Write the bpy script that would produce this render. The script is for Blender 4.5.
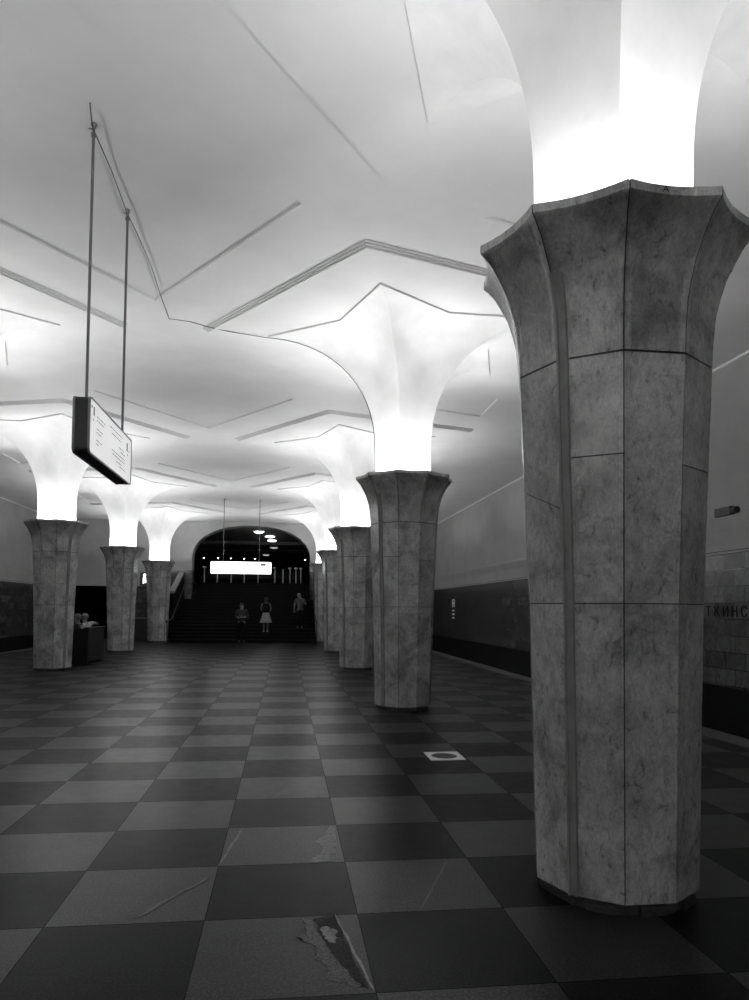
import bpy, bmesh, math, random
from mathutils import Vector, Matrix, noise
random.seed(7)
PI = math.pi
sc = bpy.context.scene
for o in list(bpy.data.objects): bpy.data.objects.remove(o)
COL = sc.collection

# ------------------------------------------------------------------ camera
cam_d = bpy.data.cameras.new('camera'); cam = bpy.data.objects.new('camera', cam_d); COL.objects.link(cam)
R_ = Vector((0.9923673, -0.12303373, 0.00835699)); F_ = Vector((0.12252626, 0.99139866, 0.04600024)); U_ = Vector((-0.01394469, -0.04462519, 0.99890647))
m = Matrix.Identity(4)
for i in range(3):
    m[i][0] = R_[i]; m[i][1] = U_[i]; m[i][2] = -F_[i]
m[0][3], m[1][3], m[2][3] = 0.0, 0.0, 1.55
cam.matrix_world = m
cam_d.sensor_fit = 'VERTICAL'; cam_d.sensor_height = 36.0; cam_d.sensor_width = 36.0
cam_d.lens = 722.24 * 36.0 / 1000.0
cam_d.shift_y = 0.076; cam_d.clip_end = 200; cam_d.clip_start = 0.02
sc.camera = cam
# ------------------------------------------------------------------ light and exposure
LAMP_W = 90.0
w = bpy.data.worlds.new('world'); sc.world = w; w.use_nodes = True
w.node_tree.nodes['Background'].inputs[0].default_value = (0.5, 0.5, 0.5, 1); w.node_tree.nodes['Background'].inputs[1].default_value = 0.0
sc.view_settings.view_transform = 'Standard'; sc.view_settings.look = 'None'
sc.view_settings.exposure = 0.0; sc.view_settings.gamma = 1.0; sc.view_settings.use_curve_mapping = False

# ------------------------------------------------------------------ plan of the hall (metres, y runs along the platform)
XR, XL, Y0, S = 1.872, -5.67, 3.975, 7.38
XM = (XR + XL) / 2
WR, WL = 7.65, -11.40          # side walls
PR, PL = 5.62, -9.35           # platform edges
YE, YB = 37.2, -14.0           # end wall, wall behind the viewer
ZC = 5.95                      # ceiling
TX, TY, TW = 0.3882, 3.7321, 0.7621
YS = 32.75                     # first riser of the stairs
RISE, RUN, NST = 0.153, 0.357, 19
ZT = RISE * NST

# ------------------------------------------------------------------ materials
def newmat(name, base=0.5, rough=0.6, metal=0.0, spec=0.5, emit=0.0, emcol=1.0):
    mt = bpy.data.materials.new(name); mt.use_nodes = True
    b = mt.node_tree.nodes['Principled BSDF']
    b.inputs['Base Color'].default_value = (base, base, base, 1)
    b.inputs['Roughness'].default_value = rough; b.inputs['Metallic'].default_value = metal
    b.inputs['Specular IOR Level'].default_value = spec
    if emit:
        b.inputs['Emission Color'].default_value = (emcol, emcol, emcol, 1); b.inputs['Emission Strength'].default_value = emit
    return mt
class NT:
    def __init__(s, mt): s.t = mt.node_tree; s.n = s.t.nodes; s.l = s.t.links; s.b = s.n['Principled BSDF']
    def add(s, typ, **k):
        n = s.n.new(typ)
        for a, v in k.items(): setattr(n, a, v)
        return n
    def math(s, op, a, b=None, c=None, clamp=False):
        n = s.n.new('ShaderNodeMath'); n.operation = op; n.use_clamp = clamp
        for i, v in enumerate((a, b, c)):
            if v is None: continue
            if isinstance(v, (int, float)): n.inputs[i].default_value = v
            else: s.l.new(v, n.inputs[i])
        return n.outputs[0]
    def noise(s, vec, scale, detail=4, rough=0.5, dist=0.0):
        n = s.n.new('ShaderNodeTexNoise'); n.inputs['Scale'].default_value = scale; n.inputs['Detail'].default_value = detail
        n.inputs['Roughness'].default_value = rough; n.inputs['Distortion'].default_value = dist
        s.l.new(vec, n.inputs['Vector']); return n.outputs['Fac']
    def ramp(s, fac, pts):
        n = s.n.new('ShaderNodeValToRGB'); e = n.color_ramp.elements
        while len(e) < len(pts): e.new(0.5)
        for i, (p, v) in enumerate(pts): e[i].position = p; e[i].color = (v, v, v, 1)
        s.l.new(fac, n.inputs[0]); return n.outputs[0]
    def bump(s, h, strength=0.3, dist=0.01):
        n = s.n.new('ShaderNodeBump'); n.inputs['Strength'].default_value = strength; n.inputs['Distance'].default_value = dist
        s.l.new(h, n.inputs['Height']); s.l.new(n.outputs[0], s.b.inputs['Normal'])

def mat_marble(name, tone=0.33, rough=0.28, contrast=1.0):
    mt = newmat(name, tone, rough); q = NT(mt)
    tc = q.add('ShaderNodeTexCoord').outputs['Object']
    oi = q.add('ShaderNodeObjectInfo')
    va = q.add('ShaderNodeVectorMath', operation='ADD'); q.l.new(tc, va.inputs[0])
    sc_ = q.add('ShaderNodeVectorMath', operation='SCALE'); q.l.new(oi.outputs['Location'], sc_.inputs[0]); sc_.inputs['Scale'].default_value = 1.7
    q.l.new(sc_.outputs[0], va.inputs[1]); v = va.outputs[0]
    geo = q.add('ShaderNodeNewGeometry')
    big = q.noise(v, 2.2, 5, 0.6, 0.6)
    cloud = q.ramp(big, [(0.34, 0.55), (0.5, 0.98), (0.66, 1.30)])
    mid = q.noise(v, 9.0, 6, 0.65, 1.2)
    mp2 = q.add('ShaderNodeMapping'); mp2.inputs['Rotation'].default_value = (0.7, 0.6, 0.2); mp2.inputs['Scale'].default_value = (1.5, 1.5, 0.7); q.l.new(v, mp2.inputs['Vector'])
    spots = q.math('MULTIPLY', q.ramp(mid, [(0.30, 0.5), (0.40, 0.92), (0.6, 1.05)]), q.ramp(q.noise(mp2.outputs[0], 16.0, 5, 0.7, 0.8), [(0.31, 0.45), (0.41, 0.93), (0.55, 1.05)]))
    mp = q.add('ShaderNodeMapping'); mp.inputs['Rotation'].default_value = (0.55, 0.5, 0.3); mp.inputs['Scale'].default_value = (2.6, 2.6, 0.9); q.l.new(v, mp.inputs['Vector'])
    vein = q.noise(mp.outputs[0], 5.0, 7, 0.7, 2.2)
    veins = q.ramp(vein, [(0.36, 1.12), (0.44, 0.92), (0.47, 0.78), (0.50, 0.97), (0.60, 1.05), (0.70, 0.88)])
    fine = q.ramp(q.noise(v, 60.0, 3, 0.7), [(0.3, 0.86), (0.6, 1.06)])
    k = q.math('MULTIPLY', q.math('MULTIPLY', cloud, spots), q.math('MULTIPLY', veins, fine))
    k = q.math('MULTIPLY', k, tone)
    at = q.add('ShaderNodeAttribute', attribute_name='panel'); k = q.math('MULTIPLY', k, q.math('ADD', at.outputs['Fac'], 0.0))
    cmb = q.add('ShaderNodeCombineColor')
    for i in range(3): q.l.new(k, cmb.inputs[i])
    q.l.new(cmb.outputs[0], q.b.inputs['Base Color'])
    q.bump(mid, 0.12, 0.004)
    return mt

def mat_floor():
    mt = newmat('polished_granite_tiles', 0.05, 0.3); q = NT(mt)
    v = q.add('ShaderNodeTexCoord').outputs['Object']
    sep = q.add('ShaderNodeSeparateXYZ'); q.l.new(v, sep.inputs[0])
    u = q.math('DIVIDE', q.math('SUBTRACT', sep.outputs[0], TX), TW); vv = q.math('DIVIDE', q.math('SUBTRACT', sep.outputs[1], TY), TW)
    iu, iv = q.math('FLOOR', u), q.math('FLOOR', vv)
    par = q.math('FLOORED_MODULO', q.math('ADD', iu, iv), 2.0)       # 0 = light tile
    cell = q.add('ShaderNodeCombineXYZ'); q.l.new(iu, cell.inputs[0]); q.l.new(iv, cell.inputs[1])
    wn = q.add('ShaderNodeTexWhiteNoise', noise_dimensions='3D'); q.l.new(cell.outputs[0], wn.inputs['Vector'])
    rnd = q.math('MULTIPLY_ADD', wn.outputs['Value'], 0.55, 0.72)
    base = q.math('MULTIPLY_ADD', par, -FL_D, FL_L)
    speck = q.ramp(q.noise(v, 75.0, 2, 0.8), [(0.38, 0.15), (0.5, 0.8), (0.60, 3.0)])
    blot = q.ramp(q.noise(v, 3.5, 5, 0.6), [(0.3, 0.8), (0.7, 1.2)])
    mp = q.add('ShaderNodeMapping'); mp.inputs['Rotation'].default_value = (0, 0, 0.75); mp.inputs['Scale'].default_value = (1.0, 5.0, 1); q.l.new(v, mp.inputs['Vector'])
    vein = q.ramp(q.noise(mp.outputs[0], 1.1, 5, 0.6, 1.2), [(0.485, 1.0), (0.5, 1.5), (0.515, 1.0)])
    col = q.math('MULTIPLY', q.math('MULTIPLY', base, rnd), q.math('MULTIPLY', q.math('MULTIPLY', speck, blot), vein))
    fu = q.math('ABSOLUTE', q.math('SUBTRACT', q.math('FRACT', u), 0.5)); fv = q.math('ABSOLUTE', q.math('SUBTRACT', q.math('FRACT', vv), 0.5))
    g = q.math('GREATER_THAN', q.math('MAXIMUM', q.math('ADD', fu, -0.0015), fv), 0.4955)
    col = q.math('MULTIPLY', col, q.math('MULTIPLY_ADD', g, -0.8, 1.0))
    cmb = q.add('ShaderNodeCombineColor')
    for i in range(3): q.l.new(col, cmb.inputs[i])
    q.l.new(cmb.outputs[0], q.b.inputs['Base Color'])
    ro = q.math('ADD', q.math('MULTIPLY_ADD', q.noise(v, 7.0, 4, 0.6), 0.14, FL_R), q.math('MULTIPLY', g, 0.4))
    q.l.new(ro, q.b.inputs['Roughness'])
    q.l.new(q.math('MULTIPLY_ADD', par, -0.09, 0.13), q.b.inputs['Specular IOR Level'])
    q.bump(q.noise(v, 130.0, 2, 0.6), 0.06, 0.002)
    return mt
FL_L, FL_D, FL_R = 0.0100, 0.0074, 0.25

def mat_noise(name, lo, hi, scale, rough=0.6, spec=0.5, metal=0.0, detail=4, stretch=(1, 1, 1), bump=0.0):
    mt = newmat(name, (lo + hi) / 2, rough, metal, spec); q = NT(mt)
    mp = q.add('ShaderNodeMapping'); mp.inputs['Scale'].default_value = stretch; q.l.new(q.add('ShaderNodeTexCoord').outputs['Object'], mp.inputs['Vector'])
    f = q.noise(mp.outputs[0], scale, detail, 0.6)
    q.l.new(q.ramp(f, [(0.3, lo), (0.7, hi)]), q.b.inputs['Base Color'])
    if bump: q.bump(f, bump, 0.01)
    return mt

def mat_walltile(name, lo, hi, bw, bh, rough=0.25):
    mt = newmat(name, lo, rough); q = NT(mt)
    v = q.add('ShaderNodeTexCoord').outputs['Object']
    sep = q.add('ShaderNodeSeparateXYZ'); q.l.new(v, sep.inputs[0])
    cmb = q.add('ShaderNodeCombineXYZ'); q.l.new(q.math('ADD', sep.outputs[0], sep.outputs[1]), cmb.inputs[0]); q.l.new(sep.outputs[2], cmb.inputs[1])
    br = q.add('ShaderNodeTexBrick'); q.l.new(cmb.outputs[0], br.inputs['Vector'])
    br.inputs['Scale'].default_value = 1; br.inputs['Brick Width'].default_value = bw; br.inputs['Row Height'].default_value = bh
    br.inputs['Mortar Size'].default_value = 0.006; br.inputs['Color1'].default_value = (lo, lo, lo, 1); br.inputs['Color2'].default_value = (hi, hi, hi, 1); br.inputs['Mortar'].default_value = (.02, .02, .02, 1)
    br.inputs['Bias'].default_value = 0.0
    nz = q.ramp(q.noise(v, 6, 5, 0.65, 1), [(0.3, 0.6), (0.7, 1.3)])
    mx = q.add('ShaderNodeMix', data_type='RGBA', blend_type='MULTIPLY'); mx.inputs['Factor'].default_value = 1
    q.l.new(br.outputs['Color'], mx.inputs['A']); q.l.new(nz, mx.inputs['B']); q.l.new(mx.outputs['Result'], q.b.inputs['Base Color'])
    return mt

M = {}
M['marble'] = mat_marble('grey_veined_marble', 0.36, 0.22)
M['joint'] = newmat('dark_joint_filler', 0.03, 0.9)
M['plinth'] = mat_noise('chipped_black_stone', 0.012, 0.05, 14, 0.5)
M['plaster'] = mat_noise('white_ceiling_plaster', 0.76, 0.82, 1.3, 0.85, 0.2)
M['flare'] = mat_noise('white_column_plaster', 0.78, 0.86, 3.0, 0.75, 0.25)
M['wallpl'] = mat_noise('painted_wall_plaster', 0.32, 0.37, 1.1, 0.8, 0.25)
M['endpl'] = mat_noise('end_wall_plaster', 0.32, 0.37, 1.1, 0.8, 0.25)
M['bead'] = newmat('white_bead', 0.9, 0.6)
M['floor'] = mat_floor()
M['stair'] = mat_noise('dark_granite_steps', 0.0015, 0.004, 30, 0.7, 0.1)
M['nosing'] = newmat('worn_step_edge', 0.006, 0.6, spec=0.15)
M['tile'] = mat_walltile('dark_marble_wall_tiles', 0.04, 0.08, 0.56, 0.285)
M['lighttile'] = mat_walltile('light_wall_tiles', 0.04, 0.08, 0.45, 0.25)
M['black'] = newmat('black_paint', 0.012, 0.5)
M['pit'] = newmat('sooty_track_bed', 0.006, 0.95, spec=0.1)
M['metal'] = newmat('brushed_dark_metal', 0.22, 0.38, 0.85)
M['rod'] = newmat('grey_painted_rod', 0.16, 0.4, 0.4)
M['strip'] = mat_noise('grey_metal_strip', 0.16, 0.24, 8, 0.35, 0.5, 0.0)
M['copingstone'] = newmat('pale_stone_coping', 0.18, 0.6)
M['steel'] = newmat('polished_steel', 0.6, 0.3, 0.6)
M['postpaint'] = newmat('pale_post_metal', 0.85, 0.4, 0.0)
M['cup'] = newmat('white_reflector', 0.8, 0.6)
M['bulb'] = newmat('lit_lamp_glass', 0.9, 0.4, emit=12)
M['signglow'] = newmat('backlit_white_panel', 0.6, 0.35, emit=3.0)
M['signgrey'] = newmat('lightbox_panel', 0.6, 0.3, emit=0.5)
M['ink'] = newmat('grey_print', 0.16, 0.6, emit=0.12)
M['inksoft'] = newmat('pale_grey_print', 0.15, 0.6, emit=0.10)
M['letter'] = newmat('black_metal_letters', 0.003, 0.9, 0.0, 0.1)
M['wire'] = newmat('black_cable_sheath', 0.02, 0.6)
M['wood'] = mat_noise('dark_varnished_wood', 0.004, 0.010, 6, 0.5, 0.25, stretch=(6, 6, 0.5))
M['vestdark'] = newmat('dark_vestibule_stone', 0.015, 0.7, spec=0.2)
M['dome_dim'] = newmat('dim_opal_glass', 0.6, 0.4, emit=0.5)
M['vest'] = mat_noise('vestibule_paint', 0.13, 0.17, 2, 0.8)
M['dome'] = newmat('lit_opal_glass', 0.8, 0.4, emit=11.0)
M['crack'] = mat_noise('pale_stone_repair', 0.08, 0.2, 40, 0.7, 0.3, bump=0.3)
M['hole'] = mat_noise('dark_broken_stone', 0.01, 0.04, 60, 0.9, 0.2, bump=0.5)
M['edge'] = mat_noise('platform_edge_stone', 0.012, 0.02, 20, 0.5)
M['line'] = newmat('worn_platform_line', 0.06, 0.6, spec=0.2)
M['hatch'] = newmat('worn_steel_plate', 0.55, 0.5, 0.2)
M['hatchlid'] = newmat('dark_hatch_lid', 0.02, 0.5, 0.2)
M['skin'] = newmat('skin', 0.15, 0.7)
M['hair_dark'] = newmat('dark_hair', 0.015, 0.6); M['hair_grey'] = newmat('grey_hair', 0.16, 0.6); M['hair_mid'] = newmat('brown_hair', 0.07, 0.6)
M['cloth_dark'] = newmat('dark_cloth', 0.006, 0.95, spec=0.1); M['cloth_mid'] = newmat('mid_grey_cloth', 0.015, 0.9); M['cloth_white'] = newmat('white_cloth', 0.35, 0.9)
M['cloth_pale'] = newmat('pale_skirt_cloth', 0.24, 0.9); M['cloth_grey'] = mat_noise('patterned_grey_shirt_cloth', 0.02, 0.12, 18, 0.9)
M['shoe'] = newmat('dark_shoe_leather', 0.02, 0.5); M['shoe_white'] = newmat('white_shoe', 0.5, 0.5)
M['screen'] = newmat('phone_screen', 0.2, 0.3, emit=0.8)

# ------------------------------------------------------------------ helpers
def link(name, me, mat=None, parent=None, loc=None, smooth=False):
    o = bpy.data.objects.new(name, me); COL.objects.link(o)
    if mat is not None:
        for mm in (mat if isinstance(mat, (list, tuple)) else [mat]): me.materials.append(mm)
    if parent is not None: o.parent = parent
    if loc is not None: o.location = loc
    if smooth:
        for p in me.polygons: p.use_smooth = True
    return o
def obj(name, bm, mat, parent=None, smooth=False, recalc=True, loc=None):
    if recalc: bmesh.ops.recalc_face_normals(bm, faces=bm.faces[:])
    me = bpy.data.meshes.new(name); bm.to_mesh(me); bm.free()
    return link(name, me, mat, parent, loc, smooth)
def tag(o, label, cat, group=None, kind=None):
    o['label'] = label; o['category'] = cat
    if group: o['group'] = group
    if kind: o['kind'] = kind
    return o
def struct(name, bm, mat, parent=None, **k):
    o = obj(name, bm, mat, parent, **k)
    if parent is None: o['kind'] = 'structure'
    return o
def thing(name, label, cat, loc=(0, 0, 0), rotz=0, group=None):
    o = bpy.data.objects.new(name, None); COL.objects.link(o); o.empty_display_size = 0.2
    o.location = loc; o.rotation_euler = (0, 0, rotz); return tag(o, label, cat, group)
def box(bm, x0, x1, y0, y1, z0, z1, mi=0):
    vs = [bm.verts.new((x, y, z)) for z in (z0, z1) for x, y in ((x0, y0), (x1, y0), (x1, y1), (x0, y1))]
    fs = [(3, 2, 1, 0), (4, 5, 6, 7), (0, 1, 5, 4), (1, 2, 6, 5), (2, 3, 7, 6), (3, 0, 4, 7)]
    out = []
    for f in fs:
        ff = bm.faces.new([vs[i] for i in f]); ff.material_index = mi; out.append(ff)
    return out
def prism(bm, poly, z0, z1, mi=0):
    a = [bm.verts.new((x, y, z0)) for x, y in poly]; b = [bm.verts.new((x, y, z1)) for x, y in poly]; n = len(poly)
    fs = [bm.faces.new(a[::-1]), bm.faces.new(b)]
    for i in range(n): fs.append(bm.faces.new((a[i], a[(i + 1) % n], b[(i + 1) % n], b[i])))
    for f in fs: f.material_index = mi
def tube(bm, pts, r, seg=8, cap=True, mi=0):
    pts = [Vector(p) for p in pts]; rs = r if isinstance(r, (list, tuple)) else [r] * len(pts)
    rings = []; up = None
    for i, p in enumerate(pts):
        d = (pts[min(i + 1, len(pts) - 1)] - pts[max(i - 1, 0)]).normalized()
        if up is None: up = Vector((0, 0, 1)) if abs(d.z) < 0.9 else Vector((1, 0, 0))
        s = d.cross(up).normalized(); t = s.cross(d).normalized(); up = t
        rings.append([bm.verts.new(p + (s * math.cos(2 * PI * k / seg) + t * math.sin(2 * PI * k / seg)) * rs[i]) for k in range(seg)])
    for a, b in zip(rings, rings[1:]):
        for k in range(seg): bm.faces.new((a[k], a[(k + 1) % seg], b[(k + 1) % seg], b[k])).material_index = mi
    if cap: bm.faces.new(rings[0][::-1]).material_index = mi; bm.faces.new(rings[-1]).material_index = mi
def lathe(bm, prof, seg=24, cx=0, cy=0, mi=0):
    rings = [[bm.verts.new((cx + r * math.cos(2 * PI * k / seg), cy + r * math.sin(2 * PI * k / seg), z)) for k in range(seg)] for r, z in prof]
    for a, b in zip(rings, rings[1:]):
        for k in range(seg): bm.faces.new((a[k], a[(k + 1) % seg], b[(k + 1) % seg], b[k])).material_index = mi
    if prof[0][0] > 1e-4: bm.faces.new(rings[0][::-1])
    if prof[-1][0] > 1e-4: bm.faces.new(rings[-1])
def ell(bm, c, r, rot=None, u=16, v=10):
    g = bmesh.ops.create_uvsphere(bm, u_segments=u, v_segments=v, radius=1.0)
    mt = Matrix.Translation(c) @ (rot.to_4x4() if rot else Matrix.Identity(4)) @ Matrix.Diagonal((r[0], r[1], r[2], 1))
    bmesh.ops.transform(bm, matrix=mt, verts=g['verts'])
def bevel(bm, w=0.01, seg=2):
    bmesh.ops.bevel(bm, geom=bm.edges[:], offset=w, segments=seg, affect='EDGES', profile=0.5, clamp_overlap=True)
def text_mesh(s, size, depth=0.0):
    cu = bpy.data.curves.new('writing', 'FONT'); cu.body = s; cu.size = size; cu.extrude = depth; cu.align_x = 'CENTER'; cu.align_y = 'CENTER'
    o = bpy.data.objects.new('writing', cu); COL.objects.link(o)
    bpy.context.view_layer.update()
    me = bpy.data.meshes.new_from_object(o.evaluated_get(bpy.context.evaluated_depsgraph_get()))
    bpy.data.objects.remove(o); bpy.data.curves.remove(cu); return me
def interp(tab, z):
    for (z0, a), (z1, b) in zip(tab, tab[1:]):
        if z0 <= z <= z1:
            return a + (b - a) * (z - z0) / (z1 - z0)
    return tab[0][1] if z < tab[0][0] else tab[-1][1]
def clip_poly(poly, a, b, c):                    # keep a*x + b*y <= c
    out = []
    for i in range(len(poly)):
        p, q = poly[i], poly[(i + 1) % len(poly)]
        dp, dq = a * p[0] + b * p[1] - c, a * q[0] + b * q[1] - c
        if dp <= 0: out.append(p)
        if dp * dq < 0:
            t = dp / (dp - dq); out.append((p[0] + (q[0] - p[0]) * t, p[1] + (q[1] - p[1]) * t))
    return out

# ------------------------------------------------------------------ floor, platform, tracks
bm = bmesh.new(); box(bm, PL, PR, YB, YE, -0.25, 0.0); struct('floor', bm, M['floor'])
bm = bmesh.new(); box(bm, WL, PL, YB, YE + 14, -1.4, -1.2); box(bm, PR, WR, YB, YE + 14, -1.4, -1.2)
box(bm, PL, PL + 0.02, YB, YE, -1.2, -0.25); box(bm, PR - 0.02, PR, YB, YE, -1.2, -0.25); struct('floor', bm, M['pit'])
n_trim = [0]
def trim(bm, mat, **k):
    n_trim[0] += 1; return struct('trim_%d' % n_trim[0], bm, mat, **k)
for x, s in ((PR, -1), (PL, 1)):
    bm = bmesh.new(); box(bm, min(x, x + s * 0.30), max(x, x + s * 0.30), YB, YE, 0.0, 0.008); trim(bm, M['edge'])
    bm = bmesh.new(); box(bm, min(x + s * 0.30, x + s * 0.36), max(x + s * 0.30, x + s * 0.36), YB, YE, 0.0, 0.010); trim(bm, M['line'])
# running rails
for side, xc in (('right', (PR + WR) / 2), ('left', (PL + WL) / 2)):
    for j, dx in enumerate((-0.76, 0.76)):
        bm = bmesh.new(); box(bm, xc + dx - 0.07, xc + dx + 0.07, YB, YE + 14, -1.2, -1.185); box(bm, xc + dx - 0.01, xc + dx + 0.01, YB, YE + 14, -1.185, -1.06); box(bm, xc + dx - 0.036, xc + dx + 0.036, YB, YE + 14, -1.06, -1.03)
        tag(obj('track_rail', bm, M['metal']), 'steel running rail on the %s-hand track, %s the platform' % (side, 'nearer' if (j == 0) == (side == 'right') else 'farther from'), 'rail', 'track rails')

# ------------------------------------------------------------------ ceiling: slab, cell panels and stepped pentagon mouldings
def pent(r, rot): return [(r * math.cos(rot + 2 * PI * k / 5), r * math.sin(rot + 2 * PI * k / 5)) for k in range(5)]
ROWS = range(-2, 5)
RV, RT = 1.375, 2.20
bm = bmesh.new()
box(bm, WL, WR, YB, YE, ZC, ZC + 0.15)
H2 = S / 2; HX = (XR - XL) / 2
box(bm, XR + 2.45, WR, YB, YE, ZC - 0.028, ZC); box(bm, WL, XL - 2.45, YB, YE, ZC - 0.028, ZC)
for side, cx in ((1, XR), (-1, XL)):
    for k in ROWS:
        cy = Y0 + k * S
        p = pent(4.44, PI)
        p = clip_poly(p, 0, 1, H2); p = clip_poly(p, 0, -1, H2); p = clip_poly(p, -1, 0, HX); p = clip_poly(p, 1, 0, 2.45)
        ymax = YE - cy
        p = clip_poly(p, 0, 1, ymax)
        p = [(cx + side * x, cy + y) for x, y in p]
        prism(bm, p, ZC - 0.028, ZC - 0.0001)
ceil_o = struct('ceiling', bm, M['plaster'])
for side, cx in ((1, XR), (-1, XL)):
    for k in ROWS:
        cy = Y0 + k * S
        bm = bmesh.new()
        for r, z0, z1 in ((3.20, ZC - 0.052, ZC - 0.028), (3.165, ZC - 0.074, ZC - 0.052), (3.13, ZC - 0.096, ZC - 0.074)):
            prism(bm, [(cx + side * x, cy + y) for x, y in pent(r, PI)], z0, z1)
        trim(bm, M['plaster'])
ZK = ZC - 0.096    # underside of the pentagon panel

# ------------------------------------------------------------------ side walls
def side_wall(side, name):
    X = WR if side > 0 else WL
    def bx_(bm, d0, d1, z0, z1, y0=YB, y1=YE): # d = distance from wall plane into the hall
        a, b = X - side * d0, X - side * d1
        box(bm, min(a, b), max(a, b), y0, y1, z0, z1)
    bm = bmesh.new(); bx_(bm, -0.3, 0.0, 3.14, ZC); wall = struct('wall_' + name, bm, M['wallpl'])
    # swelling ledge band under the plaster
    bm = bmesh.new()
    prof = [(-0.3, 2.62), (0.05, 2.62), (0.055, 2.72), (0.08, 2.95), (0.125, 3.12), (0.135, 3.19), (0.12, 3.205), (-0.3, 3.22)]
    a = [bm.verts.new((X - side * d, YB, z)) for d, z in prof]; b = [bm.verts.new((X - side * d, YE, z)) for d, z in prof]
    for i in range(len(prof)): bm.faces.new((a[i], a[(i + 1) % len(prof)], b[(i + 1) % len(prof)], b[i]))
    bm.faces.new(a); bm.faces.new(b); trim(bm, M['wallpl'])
    bm = bmesh.new(); bx_(bm, -0.3, 0.05, 2.545, 2.567); bx_(bm, -0.3, 0.05, 2.60, 2.622); trim(bm, M['black'])
    bm = bmesh.new(); bx_(bm, -0.3, 0.07, 2.567, 2.60); trim(bm, M['wallpl'])
    bm = bmesh.new(); bx_(bm, -0.3, 0.06, 0.26, 2.545); struct('wall_' + name, bm, M['tile'])
    bm = bmesh.new(); bx_(bm, -0.3, 0.04, -1.4, 0.26); struct('wall_' + name, bm, M['pit'])
    bm = bmesh.new(); bx_(bm, 0.0, 0.03, ZC - 0.06, ZC - 0.028); trim(bm, M['bead'])
side_wall(1, 'right'); side_wall(-1, 'left')

# ------------------------------------------------------------------ end wall with the stair arch and two tunnel mouths
AX0, AX1 = -4.68, 1.27
def arch_pts(x0, x1, zs, zt, n=28, p=2.25):
    cx, rx = (x0 + x1) / 2, (x1 - x0) / 2; out = []
    for i in range(n + 1):
        t = PI - PI * i / n; c, s = math.cos(t), math.sin(t)
        out.append((cx + rx * math.copysign(abs(c) ** (2 / p), c), zs + (zt - zs) * abs(s) ** (2 / p)))
    return out
def arch_wall(bm, X0, X1, ztop, x0, x1, zs, zt, y0, y1, zb):
    ap = [(x0, zb)] + arch_pts(x0, x1, zs, zt) + [(x1, zb)]
    outer = [(X0, zb), (X0, ztop), (X1, ztop), (X1, zb)]
    for y, flip in ((y0, False), (y1, True)):
        v = [bm.verts.new((x, y, z)) for x, z in ap]
        top = [bm.verts.new((x, y, ztop)) for x, z in ap]
        for i in range(1, len(ap) - 2): bm.faces.new((v[i], v[i + 1], top[i + 1], top[i]))
        l = [bm.verts.new((X0, y, zb)), bm.verts.new((X0, y, ztop))]; r = [bm.verts.new((X1, y, zb)), bm.verts.new((X1, y, ztop))]
        bm.faces.new((l[0], v[0], v[1], top[1], l[1])); bm.faces.new((v[-1], r[0], r[1], top[-2], v[-2]))
    bm.verts.ensure_lookup_table()
    for i in range(len(ap) - 1):
        (xa, za), (xb, zb_) = ap[i], ap[i + 1]
        q = [bm.verts.new((xa, y0, za)), bm.verts.new((xb, y0, zb_)), bm.verts.new((xb, y1, zb_)), bm.verts.new((xa, y1, za))]; bm.faces.new(q)
ZB = 3.45
YV = 39.2      # head of the stairs
bm = bmesh.new()
arch_wall(bm, AX0 - 1.1, AX1 + 1.1, ZC, AX0, AX1, 4.0, 5.76, YE, YE + 0.9, ZB)
box(bm, WL, AX0 - 1.1, YE, YE + 0.35, 2.60, ZC); box(bm, AX1 + 1.1, WR, YE, YE + 0.35, 2.60, ZC)
bmesh.ops.remove_doubles(bm, verts=bm.verts[:], dist=1e-4)
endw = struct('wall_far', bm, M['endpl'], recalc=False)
bm = bmesh.new()
box(bm, AX0 - 1.1, AX0, YE, YE + 0.9, 0, ZB); box(bm, AX1, AX1 + 1.1, YE, YE + 0.9, 0, ZB)
box(bm, -7.9, AX0 - 1.1, YE, YE + 0.35, 0, 2.60); box(bm, AX1 + 1.1, 4.3, YE, YE + 0.35, 0, 2.60)
obj('tile_panel', bm, M['lighttile'], endw)
bm = bmesh.new(); box(bm, WL, -7.9, YE + 13.5, YE + 14, -1.4, 2.6); box(bm, 4.3, WR, YE + 13.5, YE + 14, -1.4, 2.6)
box(bm, WL, WL + 0.1, YE, YE + 14, -1.4, 2.6); box(bm, -8.0, -7.9, YE + .35, YE + 14, -1.4, 2.6); box(bm, WL, -7.9, YE + 0.35, YE + 14, 2.6, 2.7)
box(bm, WR - 0.1, WR, YE, YE + 14, -1.4, 2.6); box(bm, 4.2, 4.3, YE + .35, YE + 14, -1.4, 2.6); box(bm, 4.3, WR, YE + 0.35, YE + 14, 2.6, 2.7)
obj('tunnel_lining', bm, M['pit'], endw)
# wall behind the viewer
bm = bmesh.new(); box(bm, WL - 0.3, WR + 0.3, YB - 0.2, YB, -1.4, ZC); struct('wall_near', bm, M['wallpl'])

# ------------------------------------------------------------------ stairs up to the vestibule
SX0, SX1 = -5.02, 1.44
bm = bmesh.new()
for i in range(NST):
    y = YS + i * RUN
    if y < YE: box(bm, SX0, SX1, y, YE, i * RISE, (i + 1) * RISE)
    box(bm, AX0, AX1, max(y, YE), YV + 0.4, i * RISE, (i + 1) * RISE)
st = struct('floor', bm, M['stair'])
bm = bmesh.new()
for i in range(NST):
    y = YS + i * RUN
    xa, xb = (SX0, SX1) if y < YE - 0.05 else (AX0, AX1)
    box(bm, xa, xb, y - 0.012, y + 0.05, (i + 1) * RISE - 0.02, (i + 1) * RISE + 0.003)
nos = obj('step_nosing', bm, M['nosing'], st); 
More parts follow.
